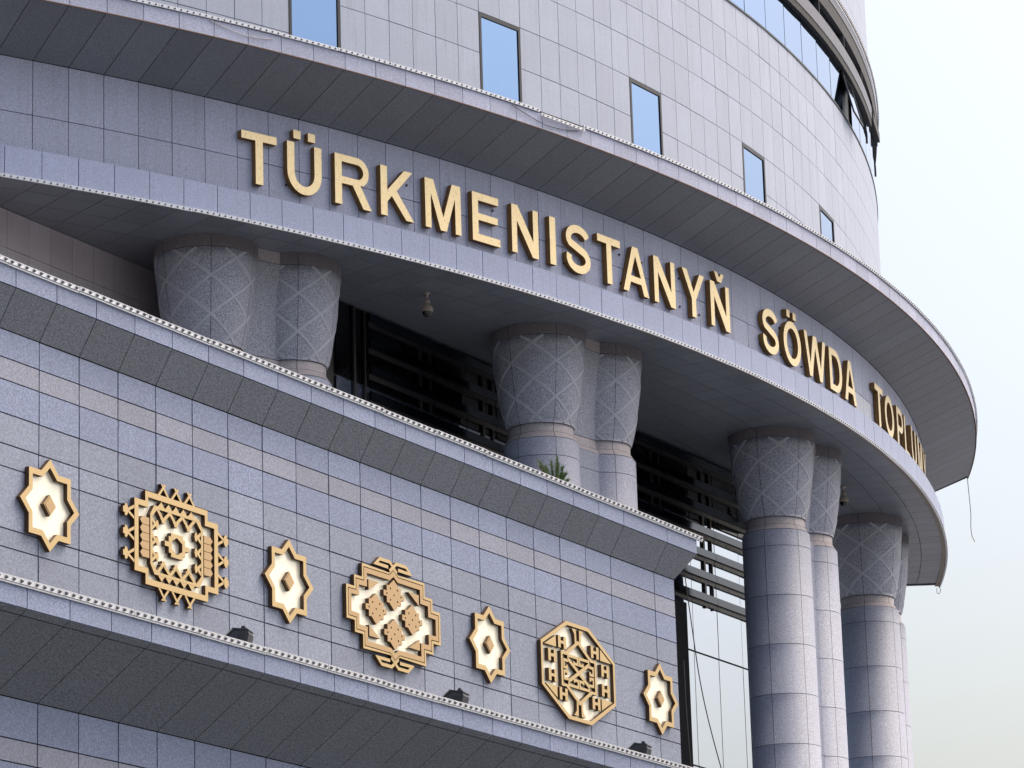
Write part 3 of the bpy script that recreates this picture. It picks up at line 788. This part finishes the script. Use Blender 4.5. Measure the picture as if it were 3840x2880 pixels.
# ================================================================== MEDALLIONS
def medal(name, label, s, h, group=None):
    return thing(name, label, 'medallion', Tr(*WA(s, h, .004)) @ Rz(ROT_A), group)
TH_M = -.086
def add(parent, name, outline, holes=(), y0=-.006, y1=TH_M, mats=('medal_gold', 'medal_side')):
    b = MB(); b.prism(outline, y0, y1, holes, 0, 1)
    return link(name, b.mesh(name, mats), parent)
def mir4(q):                               # q: points of the first quadrant from +x axis side to +z axis side
    a = list(q); b = [(-x, z) for x, z in reversed(q)]; c = [(-x, -z) for x, z in q]; d = [(x, -z) for x, z in reversed(q)]
    out = []
    for p in a+b+c+d:
        if not out or (abs(p[0]-out[-1][0])+abs(p[1]-out[-1][1]) > 1e-6): out.append(p)
    if abs(out[0][0]-out[-1][0])+abs(out[0][1]-out[-1][1]) < 1e-6: out.pop()
    return out
def star(k, sx=1.0):
    t = math.tan(R_(22.5)); pts = []
    for q in range(8):
        a = q*45
        pts.append((k*math.sqrt(2)*math.cos(R_(a))*sx, k*math.sqrt(2)*math.sin(R_(a))))
        b_ = a+22.5; r = k/math.cos(R_(22.5)); pts.append((r*math.cos(R_(b_))*sx, r*math.sin(R_(b_))))
    return pts
STARS = [(-15.319, 13.643, 'leftmost golden eight-pointed star on the granite wing'),
         (-8.351, 13.629, 'golden eight-pointed star between the square and the stepped medallions'),
         (-1.325, 13.620, 'golden eight-pointed star between the stepped and the octagonal medallions'),
         (5.772, 13.600, 'rightmost golden eight-pointed star, at the corner of the wing')]
for s, h, lab in STARS:
    m = medal('star_medallion', lab, s, h, 'golden star medallions on the wing')
    b = MB(); b.prism(star(.50, 1.045), -.002, -.010, (), 0, 1); link('backing_plate', b.mesh('backing_plate', ('medal_plate', 'medal_side')), m)
    add(m, 'frame', star(.530, 1.045), [star(.435, 1.05)])
    d = [( .165, 0), (0, .175), (-.165, 0), (0, -.175)]
    add(m, 'diamond', d, [], -.010, -.084)
    add(m, 'diamond_cap', [(x*.84, z*.84) for x, z in d], [], -.084, -.092, ('medal_gold_deep', 'medal_side'))
def path_strip(pts, w):
    Lp, Rp = [], []
    for i, p in enumerate(pts):
        def nrm(a, c):
            dx, dz = c[0]-a[0], c[1]-a[1]; L = math.hypot(dx, dz); return (-dz/L, dx/L)
        if i == 0: n = nrm(pts[0], pts[1]); k = 1
        elif i == len(pts)-1: n = nrm(pts[-2], pts[-1]); k = 1
        else:
            n1, n2 = nrm(pts[i-1], p), nrm(p, pts[i+1]); n = (n1[0]+n2[0], n1[1]+n2[1]); L = math.hypot(*n); n = (n[0]/L, n[1]/L)
            k = 1/max(.35, n[0]*n1[0]+n[1]*n1[1])
        Lp.append((p[0]+n[0]*w/2*k, p[1]+n[1]*w/2*k)); Rp.append((p[0]-n[0]*w/2*k, p[1]-n[1]*w/2*k))
    return Lp+Rp[::-1]
# --- square medallion with fringe
m = medal('square_medallion', 'golden carpet medallion with fringed square frame and stepped centre', -11.79, 13.619)
fo = mir4([(1.22, .608), (.91, .608), (.91, .786)]); fi = mir4([(1.108, .512), (.83, .512), (.83, .687)])
b = MB(); b.prism(mir4([(1.18, .57), (.87, .57), (.87, .74)]), -.002, -.010, (), 0, 1); link('backing_plate', b.mesh('backing_plate', ('medal_plate', 'medal_side')), m)
add(m, 'frame', fo, [fi])
for sz in (1, -1):
    for x in (-.38, 0, .38):
        for q, sx in enumerate((1, -1)):
            add(m, 'fringe', [(x-sx*(.175), sz*.775), (x-sx*.115, sz*.775), (x+sx*.075, sz*.985), (x+sx*.015, sz*.985)] if sz > 0 else [(x-sx*.175, -.775), (x-sx*.115, -.775), (x+sx*.075, -.985), (x+sx*.015, -.985)], y1=TH_M+.004+.002*q)
for sx in (1, -1):
    for z in (-.362, 0, .362):
        for q, sz in enumerate((1, -1)):
            add(m, 'fringe', [(sx*1.21, z+sz*.13), (sx*1.21, z+sz*.075), (sx*1.42, z-sz*.03), (sx*1.42, z+sz*.02)], y1=TH_M+.004+.002*q)
        add(m, 'fringe_tip', [(sx*(1.40+dx), z+dz) for dx, dz in ((0, .045), (.035, .1), (.09, .1), (.09, .055), (.14, .045), (.14, -.045), (.09, -.055), (.09, -.1), (.035, -.1), (0, -.045))], y1=TH_M+.001)
ring_o = mir4([(.772, .42), (.655, .582)]); ring_i = mir4([(.712, .388), (.565, .532)])
add(m, 'inner_frame', ring_o, [ring_i])
for sz in (1, -1):
    for x in (-.45, -.235, -.02, .2, .43):
        add(m, 'tooth', [(x-.1, sz*.578), (x+.1, sz*.578), (x, sz*.672)], y1=TH_M+.003)
    zz = [(-.58, .555), (-.395, .37), (-.2, .53), (-.03, .37), (.165, .53), (.34, .37), (.55, .555)]
    add(m, 'zigzag', path_strip([(x, sz*z) for x, z in zz], .06), y1=TH_M+.003)
    for x in (-.395, -.03, .34):
        add(m, 'zigzag_tip', [(x+dx, sz*(.365+dz)) for dx, dz in ((-.09, .03), (-.05, .06), (0, .02), (.05, .06), (.09, .03), (.045, -.01), (.045, -.045), (-.045, -.045), (-.045, -.01))], y1=TH_M)
for sx in (1, -1):
    for k in range(5):
        z = .275-.1375*k
        add(m, 'hexagon', [(sx*.80, z+.064), (sx*1.0, z+.064), (sx*1.058, z), (sx*1.0, z-.064), (sx*.80, z-.064)], y1=TH_M+.002, mats=('medal_gold_deep', 'medal_side'))
    for z in (-.27, 0, .27):
        add(m, 'spike', [(sx*.725, z+.12), (sx*.725, z+.06), (sx*.66, z), (sx*.725, z-.06), (sx*.725, z-.12), (sx*.60, z-.03), (sx*.59, z-.075), (sx*.545, z-.075), (sx*.52, z), (sx*.545, z+.075), (sx*.59, z+.075), (sx*.60, z+.03)], y1=TH_M+.003)
add(m, 'centre', mir4([(.355, .042), (.24, .042), (.24, .14), (.175, .14), (.175, .203)]), [[(0, .147), (.155, .066), (.155, -.066), (0, -.147), (-.155, -.066), (-.155, .066)]])
# --- stepped medallion with four crosses
m = medal('stepped_medallion', 'golden stepped medallion with four dotted crosses inside and hooks above and below', -4.833, 13.609)
b = MB(); b.prism(mir4([(1.55, .22), (1.27, .22), (1.27, .43), (1.0, .43), (1.0, .69), (0, .70)]), -.002, -.010, (), 0, 1); link('backing_plate', b.mesh('backing_plate', ('medal_plate', 'medal_side')), m)
q_out = [(1.65, .31), (1.375, .31), (1.375, .525), (1.10, .525), (1.10, .782), (.155, .765), (0, .866)]
q_mid = [(1.592, .255), (1.322, .262), (1.322, .475), (1.05, .478), (1.05, .732), (.16, .735), (0, .843)]
q_mid2 = [(1.574, .240), (1.306, .246), (1.306, .458), (1.034, .462), (1.034, .716), (.155, .72), (0, .826)]
q_in = [(1.48, .158), (1.214, .165), (1.214, .365), (.935, .37), (.935, .625), (.135, .628), (0, .712)]
add(m, 'outer_frame', mir4(q_out), [mir4(q_mid)])
add(m, 'inner_frame', mir4(q_mid2), [mir4(q_in)], mats=('medal_gold_deep', 'medal_side'))
for sz in (1, -1):
    for k, sx in enumerate((1, -1)):
        pth = [(-.13*sx, .80*sz), (.115*sx, .972*sz), (.46*sx, .972*sz), (.60*sx, .866*sz), (.17*sx, .866*sz)]
        add(m, 'hook', path_strip(pth, .062), y1=TH_M+.004+.003*k)
def cross_q(): return [(.36, .05), (.25, .05), (.25, .158), (.175, .158), (0, .285)]
cr = []
upper = [(.36, -.055), (.36, .05), (.25, .05), (.25, .158), (.175, .158), (0, .287)]
lower = [(0, -.288), (.16, -.165), (.252, -.165), (.252, -.055)]
right = lower[1:]+upper[:-1]
cr = [(0, -.288)] + right + [(0, .287)] + [(-x, z) for x, z in reversed(right)]
dots = [(0, 0), (-.122, .107), (.122, .107), (-.247, .0), (.247, .0), (-.123, -.105), (.123, -.105)]
for cx_, cz_ in ((0, .37), (-.632, .013), (.636, .013), (0, -.355)):
    add(m, 'cross', [(cx_+x, cz_+z) for x, z in cr], [[(cx_+dx+.021*math.cos(PI*k/4), cz_+dz+.021*math.sin(PI*k/4)) for k in range(8)] for dx, dz in dots], mats=('medal_gold_deep', 'medal_side'))
for sx in (1, -1):
    for sz in (1, -1): add(m, 'corner_triangle', [(sx*.885, sz*.52), (sx*.51, sz*.52), (sx*.885, sz*.32)], mats=('medal_gold_deep', 'medal_side'))
# --- octagonal medallion
m = medal('octagonal_medallion', 'golden octagonal medallion with small H shapes and a crossed centre', 2.219, 13.602)
b = MB(); b.prism(mir4([(1.50, .41), (.455, .945)]), -.002, -.010, (), 0, 1); link('backing_plate', b.mesh('backing_plate', ('medal_plate', 'medal_side')), m)
add(m, 'frame', mir4([(1.537, .435), (.475, .98)]), [mir4([(1.462, .393), (.432, .907)])])
for sx in (1, -1):
    for sz in (1, -1):
        add(m, 'stem', [(sx*x, sz*z) for x, z in ((.235, .87), (.065, .87), (.055, .60), (.128, .57), (.135, .765))], y1=TH_M+.003)
        add(m, 'corner_triangle', [(sx*.92, sz*.622), (sx*1.39, sz*.392), (sx*.92, sz*.392)])
        for hx, hz in ((1.10, .198), (.68, .518)):
            hw, hh = .165, .122
            pts = [(-hw, -hh), (-.062, -hh), (-.062, -.03), (.062, -.03), (.062, -hh), (hw, -hh), (hw, hh), (.062, hh), (.062, .03), (-.062, .03), (-.062, hh), (-hw, hh)]
            add(m, 'small_h', [(sx*hx+x, sz*hz+z) for x, z in pts], y1=-.096)
        add(m, 'key_hook', path_strip([(sx*x, sz*z) for x, z in ((.43, .225), (.43, .295), (.035, .295), (.035, .165), (.19, .165), (.19, .215))], .056), y1=TH_M+.004)
        add(m, 'key_hook', path_strip([(sx*x, sz*z) for x, z in ((.43, .185), (.605, .185), (.605, .04), (.475, .04), (.475, .10))], .056), y1=TH_M+.004)
add(m, 'inner_frame', mir4([(.732, .348), (.54, .348), (0, .653)]), [mir4([(.662, .292), (.485, .292), (0, .575)])])
for k, sz in enumerate((1, -1)):
    add(m, 'diagonal_bar', path_strip([(-.435, -.225*sz), (.435, .225*sz)], .075), y1=TH_M+.002*k)

# ================================================================== FLOODLIGHTS on the ledge
def floodlight(s, lab, yaw, tilt):
    f = thing('floodlight', lab, 'floodlight', Tr(*WA(s, 11.805, .98)) @ Rz(ROT_A+yaw) @ Matrix.Scale(.74, 4), 'black floodlights on the medallion ledge')
    pose = Tr(0, 0, .08) @ Matrix.Rotation(tilt, 4, 'Y')
    # housing: deep box with a slanted front towards the upper left
    b = MB(); prof = [(-.36, .02), (-.34, .15), (-.08, .40), (.24, .37), (.27, .30), (.22, .02), (.10, -.04), (-.20, -.04)]
    b.prism(prof, .20, -.20, (), 0, 0); link('housing', b.mesh('housing', 'flood'), f, pose)
    for k in range(4):
        b = MB(); x = .04+.05*k; b.box(x, x+.014, -.215, .215, .05, .30); link('cooling_fin', b.mesh('cooling_fin', 'flood'), f, pose)
    b = MB(); b.prism([(-.40, .13), (-.37, .18), (-.10, .44), (.26, .40), (.26, .375), (-.07, .405), (-.335, .155)], .235, -.235, (), 0, 0); link('front_rim', b.mesh('front_rim', 'flood'), f, pose)
    b = MB(); b.prism([(-.345, .175), (-.365, .185), (-.12, .425), (-.10, .415)], .19, -.237, (), 0, 0); link('front_glass', b.mesh('front_glass', 'lens_glass'), f, pose)
    b = MB(); b.box(-.03, .03, -.25, -.222, -.08, .22); b.box(-.03, .03, .222, .25, -.08, .22); b.box(-.03, .03, -.25, .25, -.10, -.075)
    link('bracket', b.mesh('bracket', 'flood'), f, Tr(0, 0, .10))
    b = MB(); b.prism([(.02, .41), (.06, .50), (.12, .51), (.15, .46), (.19, .44), (.20, .39)], .06, -.06, (), 0, 0); link('hinge_clip', b.mesh('hinge_clip', 'flood'), f, pose)
    return f
floodlight(-11.30, 'black floodlight on the ledge below the fringed square medallion', R_(-72), R_(2))
floodlight(-4.25, 'black floodlight on the ledge below the stepped medallion', R_(-80), R_(6))
floodlight(2.95, 'black floodlight on the ledge below the octagonal medallion', R_(-80), R_(6))

# ================================================================== DOME CAMERAS under the ring
def dome(p, lab, sc=1.0):
    d = thing('dome_camera', lab, 'camera', Tr(*p) @ Matrix.Scale(sc, 4), 'dome cameras under the curved soffit')
    b = MB(); b.lathe([(0, 0), (.10, 0), (.10, -.03), (.035, -.04), (.035, -.20), (.085, -.215), (.085, -.30), (.06, -.32), (0, -.32)], 14); link('mount', b.mesh('mount', 'cam_shell', True), d)
    b = MB(); b.lathe([(.055, -.32), (.10, -.36), (.155, -.44), (.165, -.53), (.165, -.56), (.15, -.565)], 18); link('shell', b.mesh('shell', 'cam_shell', True), d)
    b = MB(); b.lathe([(.15, -.56), (.148, -.60), (.125, -.665), (.07, -.71), (0, -.725)], 18); link('dome_glass', b.mesh('dome_glass', 'cam_dome', True), d)
    return d
dome((-2.36, 101.19, H2), 'beige dome camera hanging between the two left column pairs')
dome((11.586, 126.544, H2), 'beige dome camera hanging between the two right column pairs')

# ================================================================== SHRUB on the wing roof
def shrub():
    base = WA(1.62, 17.23, .05)
    t = thing('shrub', 'small green pine shrub growing behind the studded roof edge', 'plant', Tr(*base) @ Rz(ROT_A) @ Matrix.Scale(1.12, 4))
    st, ne = MB(), MB(); rnd = random.Random(5)
    stems = [((0, 0), (.06, .0, .60)), ((-.05, .03), (-.14, .02, .48)), ((.08, 0), (.22, -.02, .44)), ((.05, -.03), (.36, .03, .36)), ((-.1, 0), (-.62, .02, .40)), ((-.1, .03), (-.52, .06, .33)), ((.0, .05), (-.30, .06, .36)), ((.1, 0), (.16, .06, .50)), ((.1, .03), (.5, .02, .26)), ((-.06, 0), (-.02, -.05, .42)), ((.06, 0), (.28, -.05, .32))]
    for (x0, y0), (x1, y1, z1) in stems:
        pts = [(x0+(x1-x0)*(k/6)**1.3, y0+(y1-y0)*k/6, z1*k/6) for k in range(7)]
        st.tube(pts, [.016*(1-k/8) for k in range(7)], 5)
        for q in range(260):
            u = .22+.78*rnd.random()**.8; i = min(5, int(u*6)); fr = u*6-i
            p = Vector(pts[i]).lerp(Vector(pts[i+1]), fr); a = rnd.uniform(0, 2*PI)
            d = Vector((math.cos(a), math.sin(a), rnd.uniform(.5, 1.6))).normalized(); L = rnd.uniform(.05, .12)
            w = Vector((-d.y, d.x, .1)).normalized()*.0055
            e = p+d*L; k = len(ne.v); ne.v += [tuple(p-w), tuple(p+w), tuple(e)]; ne.f.append((k, k+1, k+2)); ne.m.append(0)
    link('stems', st.mesh('stems', 'bark'), t)
    o = link('needles', ne.mesh('needles', 'needles'), t); o['kind'] = 'stuff'
shrub()

# ================================================================== LOOSE CABLES
def cable(label, pts, r=.011, mat='cable', name='cable'):
    P = [Vector(p) for p in pts]; out = []
    for i in range(len(P)-1):                      # Catmull-Rom
        a, b_, c, d = P[max(0, i-1)], P[i], P[i+1], P[min(len(P)-1, i+2)]
        for k in range(6):
            t = k/6; out.append(.5*((2*b_)+(c-a)*t+(2*a-5*b_+4*c-d)*t*t+(3*b_-a-3*c+d)*t**3))
    out.append(P[-1]); o0 = out[0]
    b = MB(); b.tube([p-o0 for p in out], r, 5)
    o = link(name, b.mesh(name, mat), None, Tr(*o0)); return tag(o, label, 'cable')
cable('thin wire sagging along the left canopy edge', [rp(R3+.03, a, h) for a, h in ((.667, 35.13), (.674, 35.02), (.683, 34.93), (.692, 34.96), (.697, 35.03))], .010, 'cable_pale')
cable('dark wire sagging below the loose light strip on the canopy', [rp(R3+.04, a, h) for a, h in ((.826, 35.10), (.834, 34.98), (.846, 34.84), (.858, 34.88), (.868, 35.0))], .012)
cable('long thin wire hanging from the far end of the canopy against the sky', [rp(R3-.05, TH_END-.003, h)+Vector((dx, 0, 0)) for h, dx in ((34.7, 0), (33.9, .03), (33.2, .05), (32.7, .02), (32.3, .04), (32.05, .14))], .014)
cable('small wire loop at the far end of the lower soffit', [rp(R2-.05, TH_END-.003, 30.3)+Vector((dx, 0, dz)) for dx, dz in ((0, 0), (.09, -.12), (.05, -.3), (-.05, -.28), (-.04, -.08))], .012)
q0 = WA(7.05, 16.65, .10)
cable('pale cable slanting from the wing corner down across the glass', [q0, WA(7.32, 15.4, .1), WA(7.62, 14.2, .1), WA(8.05, 13.2, .1), WA(8.75, 12.0, .1), WA(9.6, 10.9, .1)], .012)
cable('dark cable hanging close beside the wing corner', [WA(6.98, 14.6, .05), WA(7.0, 13.6, .05), WA(7.08, 12.6, .05), WA(7.22, 11.6, .05), WA(7.3, 10.8, .05)], .010)
c0 = GP(99.9, -53.0, 29.6)
cable('looped pale cord hanging in front of the dark louvers', [GP(100.3, -53.2, 30.25), GP(100.5, -53.2, 29.2), GP(100.95, -53.2, 28.3), GP(101.5, -53.2, 28.25), GP(101.6, -53.2, 29.2), GP(101.55, -53.2, 30.2)], .016, 'cable_pale')
cable('straight cord hanging down past the studded roof edge', [GP(101.62, -53.18, 29.6), GP(101.9, -53.18, 28.0), GP(102.3, -53.18, 26.0), GP(102.6, -53.18, 24.0)], .014, 'cable_pale')
